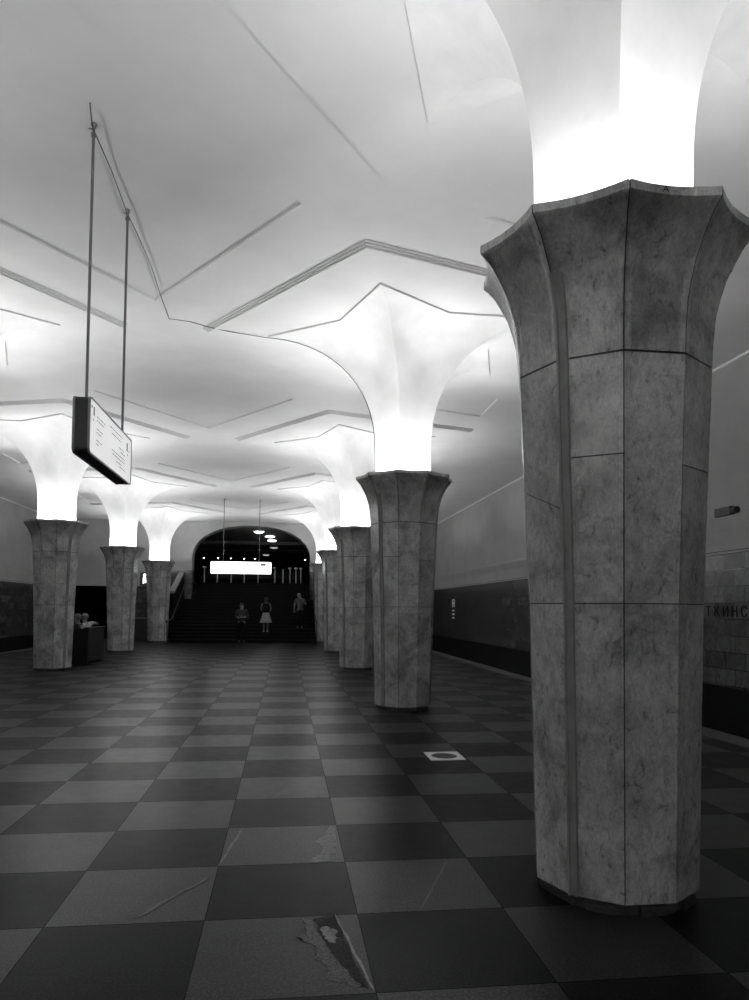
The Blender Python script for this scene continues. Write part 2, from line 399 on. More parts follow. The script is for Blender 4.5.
# sloping side walls with pale coping
for sx, x0, x1 in (('left', SX0 - 0.26, SX0 - 0.002), ('right', SX1 + 0.002, SX1 + 0.26)):
    ya, yb = 33.95, YE
    za, zb = 2.30, 2.30 + (YE - 33.95) * 0.333
    bm = bmesh.new()
    v = [bm.verts.new((x, y, z)) for x in (x0 + 0.03, x1 - 0.03) for y, z in ((ya, 0), (yb, 0), (yb, zb - 0.1), (ya, za - 0.1))]
    for f in ((0, 1, 2, 3), (4, 5, 6, 7), (0, 1, 5, 4), (1, 2, 6, 5), (2, 3, 7, 6), (3, 0, 4, 7)): bm.faces.new([v[i] for i in f])
    wl = struct('wall_stair_' + sx, bm, M['stair'])
    bm = bmesh.new()
    v = [bm.verts.new((x, y, z + dz)) for x in (x0, x1) for y, z, dz in ((ya - 0.02, za, -0.1), (yb, zb, -0.1), (yb, zb, 0.0), (ya - 0.02, za, 0.0))]
    for f in ((0, 1, 2, 3), (4, 5, 6, 7), (0, 1, 5, 4), (1, 2, 6, 5), (2, 3, 7, 6), (3, 0, 4, 7)): bm.faces.new([v[i] for i in f])
    obj('coping', bm, M['copingstone'], wl)
    xh = (x1 + 0.06) if sx == 'left' else (x0 - 0.06)
    bm = bmesh.new(); s_ = RISE / RUN
    tube(bm, [(xh, YS - 1.35, 0.90), (xh, YS - 1.32, 1.0), (xh, YS - 0.2, 1.02), (xh, YS + 0.2, 1.06)] + [(xh, y, 1.06 + (y - YS - 0.2) * s_) for y in (35, 36, 37)], 0.026, 10)
    hr = obj('handrail', bm, M['black'], None, smooth=True)
    tag(hr, 'dark metal handrail sloping up the %s side of the stairs' % sx, 'handrail', 'stair handrails')
    for y in (34.4, 35.6, 36.8):
        z = 1.06 + (y - YS - 0.2) * s_
        bm = bmesh.new(); xw = x1 if sx == 'left' else x0
        tube(bm, [(xw, y, z - 0.09), (xh, y, z - 0.08), (xh, y, z - 0.01)], 0.010, 6); obj('bracket', bm, M['black'], hr)
    bm = bmesh.new(); tube(bm, [(xh, YS - 1.1, 0.0), (xh, YS - 1.1, 1.0)], 0.02, 8); obj('post', bm, M['black'], hr)

# ------------------------------------------------------------------ vestibule beyond the arch
VX0, VX1, VY1, VZ = -7.6, 4.2, 62.0, 5.90
bm = bmesh.new(); box(bm, VX0, VX1, YV + 0.4, VY1, ZT - 0.15, ZT); box(bm, VX0, AX0, YE + 0.9, YV + 0.4, ZT - 0.15, ZT); box(bm, AX1, VX1, YE + 0.9, YV + 0.4, ZT - 0.15, ZT); struct('floor', bm, M['stair'])
bm = bmesh.new(); box(bm, VX0, VX1, YE + 0.9, VY1, VZ, VZ + 0.1); struct('ceiling', bm, M['vest'])
for i, y in enumerate((47.5, 53.5)):
    bm = bmesh.new(); box(bm, VX0, VX1, y, y + 0.5, VZ - 0.2, VZ); trim(bm, M['vest'])
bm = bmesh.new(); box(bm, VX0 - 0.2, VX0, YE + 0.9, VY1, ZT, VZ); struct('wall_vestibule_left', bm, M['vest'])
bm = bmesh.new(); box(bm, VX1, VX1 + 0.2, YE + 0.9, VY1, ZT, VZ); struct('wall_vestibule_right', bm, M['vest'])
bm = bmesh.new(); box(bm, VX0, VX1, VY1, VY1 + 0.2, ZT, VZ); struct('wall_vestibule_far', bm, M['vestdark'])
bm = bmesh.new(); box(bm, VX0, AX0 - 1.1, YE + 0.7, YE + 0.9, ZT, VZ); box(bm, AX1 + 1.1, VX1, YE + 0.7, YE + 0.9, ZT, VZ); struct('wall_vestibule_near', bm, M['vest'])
# opal dome lamps
for (x, y, lab) in ((-1.50, 40.9, 'round opal ceiling lamp just inside the stair arch, topmost of the row'), (-0.94, 43.44, 'round opal ceiling lamp above the stairs, second from the arch'),
                    (-0.87, 46.0, 'round opal ceiling lamp above the stairs, third from the arch'), (-0.82, 51.4, 'small far opal ceiling lamp, fourth from the arch'), (-1.56, 58.5, 'faint opal ceiling lamp farthest back in the vestibule')):
    t = thing('ceiling_lamp', lab, 'lamp', (x, y, VZ), 0, 'vestibule ceiling lamps')
    bm = bmesh.new(); lathe(bm, [(0.30, 0.0), (0.30, -0.05), (0.27, -0.06), (0.27, 0.0)], 28); obj('lamp_base', bm, M['metal'], t)
    bm = bmesh.new(); lathe(bm, [(0.28, -0.05), (0.265, -0.075), (0.21, -0.105), (0.12, -0.125), (0.0001, -0.13)], 28); obj('lamp_shade', bm, M['dome'] if y < 50 else M['dome_dim'], t, smooth=True)
# row of small wall lights at the back of the vestibule
wp = None
for i, x in enumerate((-6.05, -5.02, -4.06, -3.10, -2.29, 1.47)):
    z = 5.34
    names = ('leftmost', 'second from left', 'third from left', 'fourth from left', 'fifth from left', 'rightmost')
    t = thing('spot_lamp', 'small spotlight hanging high in the vestibule beyond the stairs, %s of six' % names[i], 'spotlight', (x, 55.0, z), 0, 'vestibule spotlights')
    bm = bmesh.new(); tube(bm, [(0, 0, VZ - z), (0, 0, 0.12)], 0.02, 8); obj('stem', bm, M['black'], t)
    bm = bmesh.new(); lathe(bm, [(0.03, 0.14), (0.08, 0.10), (0.11, -0.02), (0.12, -0.06), (0.10, -0.06), (0.0001, 0.0)], 16); obj('shade', bm, M['black'], t)
    bm = bmesh.new(); ell(bm, (0, -0.02, -0.05), (0.055, 0.055, 0.055)); obj('bulb', bm, M['dome'], t, smooth=True)
# steel barrier posts at the head of the stairs
PX_ = (-4.36, -3.67, -2.93, -2.23, -1.48, -0.57, -0.13, 0.25, 0.58, 0.85)
for i, x in enumerate(PX_):
    nm = ('leftmost', 'second from the left', 'third from the left', 'fourth from the left', 'fifth from the left', 'fifth from the right', 'fourth from the right', 'third from the right', 'second from the right', 'rightmost')[i]
    t = thing('barrier_post', 'slim steel barrier post at the head of the stairs, %s of ten' % nm, 'post', (x, 40.0, ZT), 0, 'barrier posts at the head of the stairs')
    bm = bmesh.new(); tube(bm, [(0, 0, 0.01), (0, 0, 0.80)], 0.028, 12); obj('post', bm, M['postpaint'], t, smooth=False)
    bm = bmesh.new(); lathe(bm, [(0.08, 0.0), (0.08, 0.012), (0.03, 0.02)], 16); obj('base_plate', bm, M['steel'], t)
    if i not in (1, 2, 3, 4, 6):
        bm = bmesh.new(); lathe(bm, [(0.03, 0.79), (0.10, 0.83), (0.11, 0.87), (0.05, 0.90), (0.0001, 0.905)], 16); obj('post_cap', bm, M['bead'], t, smooth=True)
M['pane'] = newmat('dark_barrier_glass', 0.01, 0.5, spec=0.1)
t = thing('barrier', 'row of dark glass panels between the steel posts above the stairs', 'barrier', (XM, 40.0, ZT))
for a, b in zip(PX_, PX_[1:]):
    bm = bmesh.new(); box(bm, a + 0.03 - XM, b - 0.03 - XM, -0.008, 0.008, 0.25, 0.62); obj('panel', bm, M['pane'], t)

# ------------------------------------------------------------------ the columns
RPROF = [(0.06, 0.448), (1.59, 0.487), (2.36, 0.5215), (2.89, 0.545), (3.02, 0.552), (3.17, 0.567), (3.26, 0.590), (3.36, 0.622), (3.45, 0.668), (3.52, 0.707), (3.58, 0.755), (3.605, 0.782)]
A36 = PI / 5
def deca(r, sag, k):       # vertex k of decagon or midpoint
    a = k * A36
    return Vector((r * math.cos(a), r * math.sin(a), 0))
def face_pt(z, k, t, off=0.0):    # t 0..1 along face between vertices k and k+1
    r = interp(RPROF, z) + off
    a, b = deca(r, 0, k), deca(r, 0, k + 1)
    p = a.lerp(b, t)
    sag = 0.035 * max(0.0, min(1.0, (z - 3.0) / 0.6)) ** 1.5 * 4 * t * (1 - t)
    n = (a + b).normalized()
    p = p - n * sag
    return Vector((p.x, p.y, z))
def col_meshes():
    out = {}
    gap = 0.0032
    # marble shaft below the capital
    bm = bmesh.new(); pl = bm.faces.layers.float.new('panel')
    rnd = random.Random(3)
    cuts_by_face = {}
    for k in range(10):
        kk = ((k + 5) % 10)
        zs = [0.06, 1.59, 2.885]
        if k == 6: zs = [0.06, 1.59, 2.36, 2.885]      # face -144..-108
        if k == 8: zs = [0.06, 1.59, 2.31, 2.885]
        if k == 5: zs = [0.06, 1.59, (2.22, 2.09), 2.885]
        if k in (1, 3): zs = [0.06, 1.59, 2.1, 2.885]
        for z0, z1 in zip(zs, zs[1:]):
            l0, h0 = z0 if isinstance(z0, tuple) else (z0, z0); l1, h1 = z1 if isinstance(z1, tuple) else (z1, z1)
            e0 = gap if l0 > 0.1 else 0
            r0 = interp(RPROF, l0); fw = 2 * r0 * math.sin(A36 / 2); g = gap / fw
            vals = []
            for off in (0.0, -0.03):
                for (z, t) in ((l0 + e0, g), (h0 + e0, 1 - g), (h1 - gap, 1 - g), (l1 - gap, g)):
                    vals.append(bm.verts.new(face_pt(z, k, t, off)))
            tone = rnd.uniform(0.84, 1.12) * {8: 0.85, 6: 1.06}.get(k, 1.0)  # random stone tone; aisle-side face also darkened, its shade put into the colour
            for f in ((0, 1, 2, 3), (0, 4, 5, 1), (1, 5, 6, 2), (2, 6, 7, 3), (3, 7, 4, 0)):
                ff = bm.faces.new([vals[i] for i in f]); ff[pl] = tone
    # dark core seen through the joints
    ring = [[bm.verts.new(face_pt(z, k, 0, -0.008)) for k in range(10)] for z in (0.06, 1.59, 2.36, 2.9)]
    for a, b in zip(ring, ring[1:]):
        for k in range(10):
            f = bm.faces.new((a[k], a[(k + 1) % 10], b[(k + 1) % 10], b[k])); f.material_index = 1; f[pl] = 1
    f = bm.faces.new(ring[0][::-1]); f.material_index = 1
    bmesh.ops.recalc_face_normals(bm, faces=bm.faces[:])
    me = bpy.data.meshes.new('shaft'); bm.to_mesh(me); bm.free(); me.materials.append(M['marble']); me.materials.append(M['joint']); out['shaft'] = me
    # flared capital with a scalloped rim
    bm = bmesh.new(); pl = bm.faces.layers.float.new('panel')
    zl = [2.893] + [z for z, _ in RPROF if z > 2.95]
    NT_ = 8
    for k in range(10):
        tone = rnd.uniform(0.82, 1.05)
        grid = []
        for z in zl:
            r0 = interp(RPROF, z); fw = 2 * r0 * math.sin(A36 / 2); g = gap / fw
            grid.append([bm.verts.new(face_pt(z, k, g + (1 - 2 * g) * i / NT_)) for i in range(NT_ + 1)])
        for a, b in zip(grid, grid[1:]):
            for i in range(NT_):
                f = bm.faces.new((a[i], a[i + 1], b[i + 1], b[i])); f[pl] = tone; f.smooth = True
        # rim band, top lip and returns
        up = [bm.verts.new(v.co + Vector((0, 0, 0.045))) for v in grid[-1]]
        inn = [bm.verts.new(Vector((v.co.x * 0.945, v.co.y * 0.945, v.co.z))) for v in up]
        for i in range(NT_):
            f = bm.faces.new((grid[-1][i], grid[-1][i + 1], up[i + 1], up[i])); f[pl] = 1.35
            f = bm.faces.new((up[i], up[i + 1], inn[i + 1], inn[i])); f[pl] = 1.1
        for e in (0, NT_):
            for a, b in zip(grid, grid[1:]):
                p, q_ = a[e], b[e]
                c0 = bm.verts.new(Vector((p.co.x * 0.95, p.co.y * 0.95, p.co.z))); c1 = bm.verts.new(Vector((q_.co.x * 0.95, q_.co.y * 0.95, q_.co.z)))
                f = bm.faces.new((p, q_, c1, c0)); f.material_index = 1; f[pl] = 1
    # dark backing for the joints
    zz_ = [(z, z) for z in zl] + [(3.605, 3.646)]
    grid = [[bm.verts.new(Vector((*face_pt(z, k, 0, -0.010).xy, zr))) for k in range(10)] for z, zr in zz_]
    g2 = [[bm.verts.new(Vector((*face_pt(z, k, 0.5, -0.010).xy, zr))) for k in range(10)] for z, zr in zz_]
    for j in range(len(zz_) - 1):
        for k in range(10):
            for quad in ((grid[j][k], g2[j][k], g2[j + 1][k], grid[j + 1][k]), (g2[j][k], grid[j][(k + 1) % 10], grid[j + 1][(k + 1) % 10], g2[j + 1][k])):
                f = bm.faces.new(quad); f.material_index = 1; f[pl] = 1
    me = bpy.data.meshes.new('capital'); bm.to_mesh(me); bm.free(); me.materials.append(M['marble']); me.materials.append(M['joint']); out['capital'] = me
    # black plinth
    bm = bmesh.new(); prism(bm, [(0.425 * math.cos(k * A36), 0.425 * math.sin(k * A36)) for k in range(10)], 0.0, 0.062)
    for k, z in ((7, 0.05), (8, 0.045), (6, 0.03)):
        a = (k + 0.3) * A36; b = (k + 0.85) * A36
        prism(bm, [(0.41 * math.cos(a), 0.41 * math.sin(a)), (0.437 * math.cos(a), 0.437 * math.sin(a)), (0.437 * math.cos(b), 0.437 * math.sin(b)), (0.41 * math.cos(b), 0.41 * math.sin(b))], 0.0, z)
    bmesh.ops.recalc_face_normals(bm, faces=bm.faces[:])
    me = bpy.data.meshes.new('plinth'); bm.to_mesh(me); bm.free(); me.materials.append(M['plinth']); out['plinth'] = me
    # white reflector bowl inside the capital
    bm = bmesh.new()
    rings = []
    for z, off in ((3.650, -0.045), (3.52, -0.06), (3.42, -0.06), (3.34, -0.07)):
        rings.append([bm.verts.new(Vector((*(face_pt(min(z, 3.60), k // 2, 0.5 * (k % 2), off).xy), z))) for k in range(20)])
    for a, b in zip(rings, rings[1:]):
        for k in range(20): bm.faces.new((a[k], a[(k + 1) % 20], b[(k + 1) % 20], b[k]))
    bm.faces.new(rings[-1])
    me = bpy.data.meshes.new('reflector'); bm.to_mesh(me); bm.free(); me.materials.append(M['cup']); out['reflector'] = me
    # white fluted flare opening into a five-pointed star
    RID = [(3.34, 0.458), (3.75, 0.458), (4.10, 0.463), (4.40, 0.485), (4.67, 0.547), (4.91, 0.694), (5.246, 0.938), (5.40, 1.085), (5.563, 1.255), (5.70, 1.44), (5.80, 1.66), (5.85, 1.90), (5.872, RT)]
    # ridge refined with a superellipse-like curve through measured points
    zt, z0 = ZK - 0.026, 4.0
    pts = []
    N = 30
    for i in range(N + 1):
        u = i / N
        # parametric quarter curve: r from .458 to RT, z from 3.9 to zt
        th = u * PI / 2
        c, s = 1 - math.cos(th), math.sin(th)
        rr = 0.46 + (RT - 0.46) * c ** 1.12
        zz = 3.95 + (zt - 3.95) * s ** 0.93
        pts.append((rr, zz))
    prof = [(0.46, 3.34), (0.46, 3.7)] + pts
    bm = bmesh.new(); ns = 6
    rings = []
    zs_all = []
    for j, (rr, zz) in enumerate(prof):
        u = max(0.0, (rr - 0.46) / (RT - 0.46))
        r_star = rr
        rv = 0.46 * math.cos(A36) + (RV - 0.46 * math.cos(A36)) * (u ** 1.0)
        rv = min(rv, rr * math.cos(A36))
        ring = []
        for k in range(5):
            a0, a1, am = PI + k * 2 * A36, PI + (k + 1) * 2 * A36, PI + (k + .5) * 2 * A36
            A = Vector((r_star * math.cos(a0), r_star * math.sin(a0), zz)); B = Vector((r_star * math.cos(a1), r_star * math.sin(a1), zz)); V = Vector((rv * math.cos(am), rv * math.sin(am), zz))
            for i in range(ns): ring.append((A.lerp(V, i / ns)))
            for i in range(ns): ring.append((V.lerp(B, i / ns)))
        rings.append([bm.verts.new(p) for p in ring])
    n = len(rings[0])
    for a, b in zip(rings, rings[1:]):
        for k in range(n):
            f = bm.faces.new((a[k], a[(k + 1) % n], b[(k + 1) % n], b[k])); f.smooth = True
    lip = [bm.verts.new(v.co + Vector((0, 0, 0.026))) for v in rings[-1]]
    for k in range(n): bm.faces.new((rings[-1][k], rings[-1][(k + 1) % n], lip[(k + 1) % n], lip[k]))
    bm.faces.new(lip)
    bmesh.ops.recalc_face_normals(bm, faces=bm.faces[:])
    for e in bm.edges:                                   # sharp ridges and sharp lip
        va, vb = e.verts
        if len(e.link_faces) == 2 and not all(f.smooth for f in e.link_faces): e.smooth = False
    for r_a, r_b in zip(rings, rings[1:]):
        for k in range(0, n, 2 * ns):
            e = bm.edges.get((r_a[k], r_b[k]))
            if e: e.smooth = False
    me = bpy.data.meshes.new('star_flare'); bm.to_mesh(me); bm.free(); me.materials.append(M['flare']); out['star_flare'] = me
    # lamp holders and bulbs
    bm = bmesh.new()
    tube(bm, [(0, 0, -0.13), (0, 0, -0.03)], [0.018, 0.014], 10)
    g = bmesh.ops.create_uvsphere(bm, u_segments=12, v_segments=8, radius=0.032)
    bmesh.ops.scale(bm, verts=g['verts'], vec=(1, 1, 1.15))
    me = bpy.data.meshes.new('lamp'); bm.to_mesh(me); bm.free(); me.materials.append(M['bulb']); out['lamp'] = me
    # metal strip up the shaft beside a corner
    for nm, kk, t0, t1 in (('r', 6, 0.0, 0.165), ('l', 3 + 5, 0.80, 1.0)):
        bm = bmesh.new()
        zz = [0.062, 1.59, 2.36, 2.89, 3.02, 3.17, 3.26, 3.335]
        rings = []
        for z in zz:
            a, b = face_pt(z, kk, t0, 0), face_pt(z, kk, t1, 0); nrm = Vector((a.x + b.x, a.y + b.y, 0)).normalized()
            mid1, mid2 = a.lerp(b, 0.22), a.lerp(b, 0.78)
            rings.append([bm.verts.new(p) for p in (a - nrm * 0.02, a + nrm * 0.022, mid1 + nrm * 0.022, mid1 + nrm * 0.012, mid2 + nrm * 0.012, mid2 + nrm * 0.022, b + nrm * 0.022, b - nrm * 0.02)])
        for a, b in zip(rings, rings[1:]):
            for k in range(8): bm.faces.new((a[k], a[(k + 1) % 8], b[(k + 1) % 8], b[k]))
        bm.faces.new(rings[0][::-1]); bm.faces.new(rings[-1]); bmesh.ops.recalc_face_normals(bm, faces=bm.faces[:])
        me = bpy.data.meshes.new('metal_strip'); bm.to_mesh(me); bm.free(); me.materials.append(M['strip']); out['strip_' + nm] = me
    return out
CM = col_meshes()
LD = bpy.data.lights.new('lamp_glow', 'POINT'); LD.energy = LAMP_W; LD.shadow_soft_size = 0.035; LD.color = (1, 1, 1)
LDW = LD.copy(); LDW.energy = LAMP_W * 0.40      # lamp dimmed on purpose to darken two faces of the foreground flare
def make_column(x, y, side, label, weak=()):
    t = thing('column', label, 'column', (x, y, 0), 0 if side > 0 else PI, 'marble columns with star-shaped tops')
    for part in ('plinth', 'shaft', 'capital', 'reflector', 'star_flare'):
        o = bpy.data.objects.new(part, CM[part]); COL.objects.link(o); o.parent = t
        if part == 'star_flare': o['label'] = 'white plaster flare opening into a star'
    o = bpy.data.objects.new('metal_strip', CM['strip_r'] if side > 0 else CM['strip_l2']); COL.objects.link(o); o.parent = t
    for k in range(5):
        a = PI + (k + .5) * 2 * A36
        o = bpy.data.objects.new('lamp', CM['lamp']); COL.objects.link(o); o.parent = t; o.location = (0.50 * math.cos(a), 0.50 * math.sin(a), 3.44)
        l = bpy.data.objects.new('lamp_glow', LDW if k in weak else LD); COL.objects.link(l); l.parent = t; l.location = (0.585 * math.cos(a), 0.585 * math.sin(a), 3.575)
    return t
# left-row strip: the mirror image of the right-row one, in the rotated column's own frame
me = CM['strip_r'].copy()
for v in me.vertices: v.co.y = -v.co.y
me.flip_normals(); CM['strip_l2'] = me
LAB = {
 (1, 0): 'huge pale marble column in the right foreground, its capital reaching the frame edge',
 (1, 1): 'second marble column of the right row, behind the foreground one',
 (1, 2): 'third marble column of the right row, half hidden by the second',
 (1, 3): 'fourth marble column of the right row, a sliver behind the third',
 (1, 4): 'farthest marble column of the right row, beside the stairs',
 (-1, 2): 'nearest wholly visible marble column of the left row, below the hanging sign',
 (-1, 3): 'middle marble column of the left row, right of the seated people',
 (-1, 4): 'farthest marble column of the left row, at the left edge of the stairs',
 (-1, 1): 'left-row column outside the left edge, only its star top showing',
 (-1, 0): 'left-row column level with the viewer, outside the frame',
 (1, -1): 'right-row column just behind the viewer', (-1, -1): 'left-row column just behind the viewer',
 (1, -2): 'right-row column at the near end behind the viewer', (-1, -2): 'left-row column at the near end behind the viewer'}
for side, cx in ((1, XR), (-1, XL)):
    for k in ROWS: make_column(cx, Y0 + k * S, side, LAB[(side, k)], (0, 3) if (side, k) == (1, 0) else ())
# small scratched letter on the rim of the foreground column
me = text_mesh('A', 0.05); o = link('scratched_mark', me, M['letter'])
a0 = face_pt(3.605, 7, 0.42) + Vector((XR, Y0, 0)); nrm = (deca(1, 0, 7) + deca(1, 0, 8)).normalized()
o.matrix_world = Matrix.Translation(a0 + nrm * 0.002 + Vector((0, 0, 0.024))) @ Matrix.Rotation(math.atan2(nrm.y, nrm.x) + PI / 2, 4, 'Z') @ Matrix.Rotation(PI / 2, 4, 'X')
tag(o, 'small black letter A marked on the rim of the foreground column', 'marking')

# ------------------------------------------------------------------ hanging signs
def rounded_rect(w2, h2, r, n=6):
    out = []
    for cx, cz, a in ((w2 - r, h2 - r, 0), (-w2 + r, h2 - r, PI / 2), (-w2 + r, -h2 + r, PI), (w2 - r, -h2 + r, 3 * PI / 2)):
        for i in range(n + 1): out.append((cx + r * math.cos(a + i * PI / 2 / n), cz + r * math.sin(a + i * PI / 2 / n)))
    return out
def slab_rr(bm, w2, h2, r, y0, y1):
    p = rounded_rect(w2, h2, r); a = [bm.verts.new((x, y0, z)) for x, z in p]; b = [bm.verts.new((x, y1, z)) for x, z in p]; n = len(p)
    bm.faces.new(a); bm.faces.new(b[::-1])
    for i in range(n): bm.faces.new((a[i], a[(i + 1) % n], b[(i + 1) % n], b[i]))
def bars(bm, rows, y):
    for x0, x1, z, h in rows: box(bm, x0, x1, y - 0.001, y + 0.001, z - h / 2, z + h / 2)
def word_line(x0, x1, z, h, seed):
    r = random.Random(seed); out = []; x = x0
    while x < x1 - 0.02:
        l = r.uniform(0.04, 0.12); out.append((x, min(x + l, x1), z, h)); x += l + 0.018
    return out
def hanging_sign(label, loc, rotz, L, Hh, T, rods, face_mat, front, zt, soft, back=None):
    t = thing('hanging_sign', label, 'sign', loc, rotz)
    bm = bmesh.new(); slab_rr(bm, L / 2, Hh / 2, 0.05, -T / 2 + 0.012, T / 2 - 0.012); bmesh.ops.recalc_face_normals(bm, faces=bm.faces[:]); obj('casing', bm, M['black'], t)
    for s, rows in ((-1, front), (1, back or front)):
        bm = bmesh.new()
        po, pi_ = rounded_rect(L / 2 + 0.004, Hh / 2 + 0.004, 0.054), rounded_rect(L / 2 - 0.012, Hh / 2 - 0.012, 0.04); n = len(po)
        ys = sorted((s * T / 2, s * (T / 2 - 0.02)))
        V = [[bm.verts.new((x, y, z)) for x, z in pp] for y in ys for pp in (po, pi_)]
        for i in range(n):
            j = (i + 1) % n
            bm.faces.new((V[0][i], V[0][j], V[1][j], V[1][i])); bm.faces.new((V[2][i], V[2][j], V[3][j], V[3][i])); bm.faces.new((V[0][i], V[0][j], V[2][j], V[2][i])); bm.faces.new((V[1][i], V[1][j], V[3][j], V[3][i]))
        obj('frame', bm, M['strip'], t)
        bm = bmesh.new(); slab_rr(bm, L / 2 - 0.01, Hh / 2 - 0.01, 0.042, *sorted((s * (T / 2 - 0.014), s * (T / 2 - 0.006)))); f = obj('face_panel', bm, face_mat, t)
        bm = bmesh.new(); bars(bm, [(x0 * (1 if s < 0 else -1), x1 * (1 if s < 0 else -1), z, h) if s < 0 else (-x1, -x0, z, h) for x0, x1, z, h in rows], s * (T / 2 - 0.0045)); obj('print', bm, M['inksoft'] if soft else M['ink'], f)
    for x in rods:
        bm = bmesh.new(); tube(bm, [(x, 0, Hh / 2 - 0.02), (x, 0, zt - loc[2] - 0.03)], 0.0135, 10); tube(bm, [(x, 0, zt - loc[2] - 0.12), (x, 0, zt - loc[2] - 0.09)], 0.022, 10); r = obj('rod', bm, M['rod'], t, smooth=False)
        bm = bmesh.new(); lathe(bm, [(0.028, zt - loc[2]), (0.028, zt - loc[2] - 0.012), (0.02, zt - loc[2] - 0.03), (0.0135, zt - loc[2] - 0.05)], 14)
        bmesh.ops.translate(bm, verts=bm.verts[:], vec=(x, 0, 0)); tube(bm, [(x - 0.02, -0.02, zt - loc[2] - 0.03), (x + 0.05, 0.03, zt - loc[2] - 0.02), (x + 0.07, 0.06, zt - loc[2])], 0.008, 6)
        obj('ceiling_mount', bm, M['metal'], r)
    return t
# the near sign runs along the hall (local x -> world +y)
rows = []
for i, (z, x1) in enumerate(((0.13, -0.30), (0.095, -0.36), (0.02, -0.38), (-0.015, -0.42), (-0.085, -0.40), (-0.12, -0.5))): rows += word_line(-0.62, x1, z, 0.009, i)
rows += [(-0.81, -0.775, 0.175, 0.03), (-0.74, -0.69, 0.15, 0.08), (-0.76, -0.71, 0.07, 0.012), (0.62, 0.68, 0.13, 0.09), (0.73, 0.76, 0.10, 0.03), (0.66, 0.70, 0.05, 0.02)]
for i, (z, x0, x1) in enumerate(((0.17, -0.12, 0.42), (0.12, -0.05, 0.36), (0.045, 0.26, 0.52), (0.01, 0.34, 0.56), (-0.04, -0.02, 0.56), (-0.075, 0.0, 0.54), (-0.12, 0.16, 0.40), (-0.15, 0.30, 0.58))): rows += word_line(x0, x1, z, 0.010, 20 + i)
hanging_sign('hanging lightbox sign with dark rounded casing, seen edge-on at upper left', (-1.79, 7.375, 3.15), PI / 2, 1.72, 0.50, 0.15, (-0.715, 0.715), M['signgrey'], rows, ZC, False)
rows = [(0.76, 0.99, 0.135, 0.10), (1.04, 1.11, 0.14, 0.075)] + word_line(-0.02, 0.72, 0.145, 0.05, 5) + word_line(0.40, 0.72, 0.03, 0.04, 6) + word_line(-0.62, 0.1, -0.10, 0.016, 8)
hanging_sign('brightly lit white hanging sign in front of the stairs, far end of the hall', (-1.77, 29.5, 3.17), 0, 2.42, 0.50, 0.15, (-0.71, 0.71), M['signglow'], rows, ZC, True)
# cable across the ceiling, from the sign rod to the star tip and down its ridge
bm = bmesh.new(); zc = ZC - 0.03
path = [(-1.75, 6.37, ZC - 0.005), (-1.77, 6.50, zc - 0.02), (-1.79, 6.64, zc - 0.03), (-1.785, 7.3, zc), (-1.79, 8.07, zc - 0.02), (-1.775, 8.6, zc), (-1.76, 9.3, zc), (-1.79, 10.2, zc + 0.003), (-1.80, 11.05, zc), (-1.5, 11.12, zc), (-1.24, 11.16, zc - 0.05), (-0.9, 11.25, ZK - 0.01), (-0.33, 11.352, ZK - 0.034)]
for i in range(29, 1, -2):
    th = i / 30 * PI / 2; path.append((XR - (0.46 + (2.2 - 0.46) * (1 - math.cos(th)) ** 1.12) - 0.012, Y0 + S, 3.95 + (ZK - 0.026 - 3.95) * math.sin(th) ** 0.93 - 0.008))
path.append((XR - 0.472, Y0 + S, 3.75))
tube(bm, path, 0.0058, 6)
tag(obj('cable', bm, M['wire'], smooth=True), 'thin black cable running along the ceiling from the hanging rods, down the second right column', 'cable')

# ------------------------------------------------------------------ station name on the right wall
nm = 'КРОПОТКИНСКАЯ'
t = thing('station_name', 'dark metal station name lettering on the right wall tiles, ТКИНС showing', 'lettering', (WR - 0.06, 11.70, 1.55))
for i, ch in enumerate(nm):
    me = text_mesh(ch, 0.26, 0.004); o = link('letter', me, M['letter'], t)
    y = 12.21 - (i - 5) * 0.256 - 11.70
    o.matrix_local = Matrix.Translation((-0.006, y, 0)) @ Matrix(((0, 0, -1, 0), (-1, 0, 0, 0), (0, 1, 0, 0), (0, 0, 0, 1)))
# small dark box on the ledge
t = thing('ledge_box', 'small dark box lying on the right wall ledge above the lettering', 'box', (WR - 0.07, 11.55, 3.222))
bm = bmesh.new(); box(bm, -0.05, 0.05, -0.10, 0.36, 0.0, 0.15); bevel(bm, 0.01); obj('casing', bm, M['black'], t)
bm = bmesh.new(); tube(bm, [(0, -0.10, 0.075), (0, -0.18, 0.075), (0, -0.22, 0.07)], [0.045, 0.05, 0.06], 12); obj('horn', bm, M['black'], t)
# small pictogram plate on the right wall
t = thing('wall_pictogram', 'small column of pale pictograms on the dark right wall, far down the platform', 'sign', (WR - 0.062, 32.1, 1.55))
bm = bmesh.new()
for (y0, y1, z0, z1) in ((-0.22, 0.22, 0.44, 0.47), (-0.22, 0.22, 0.13, 0.16), (-0.22, -0.17, 0.13, 0.47), (0.17, 0.22, 0.13, 0.47), (-0.07, 0.07, 0.24, 0.36)): box(bm, -0.012, 0, y0, y1, z0, z1)
obj('square_emblem', bm, M['bead'], t)
for z in (-0.03, -0.19, -0.36):
    bm = bmesh.new(); box(bm, -0.012, 0, -0.20, 0.20, z - 0.03, z + 0.03); obj('dash', bm, M['bead'], t)
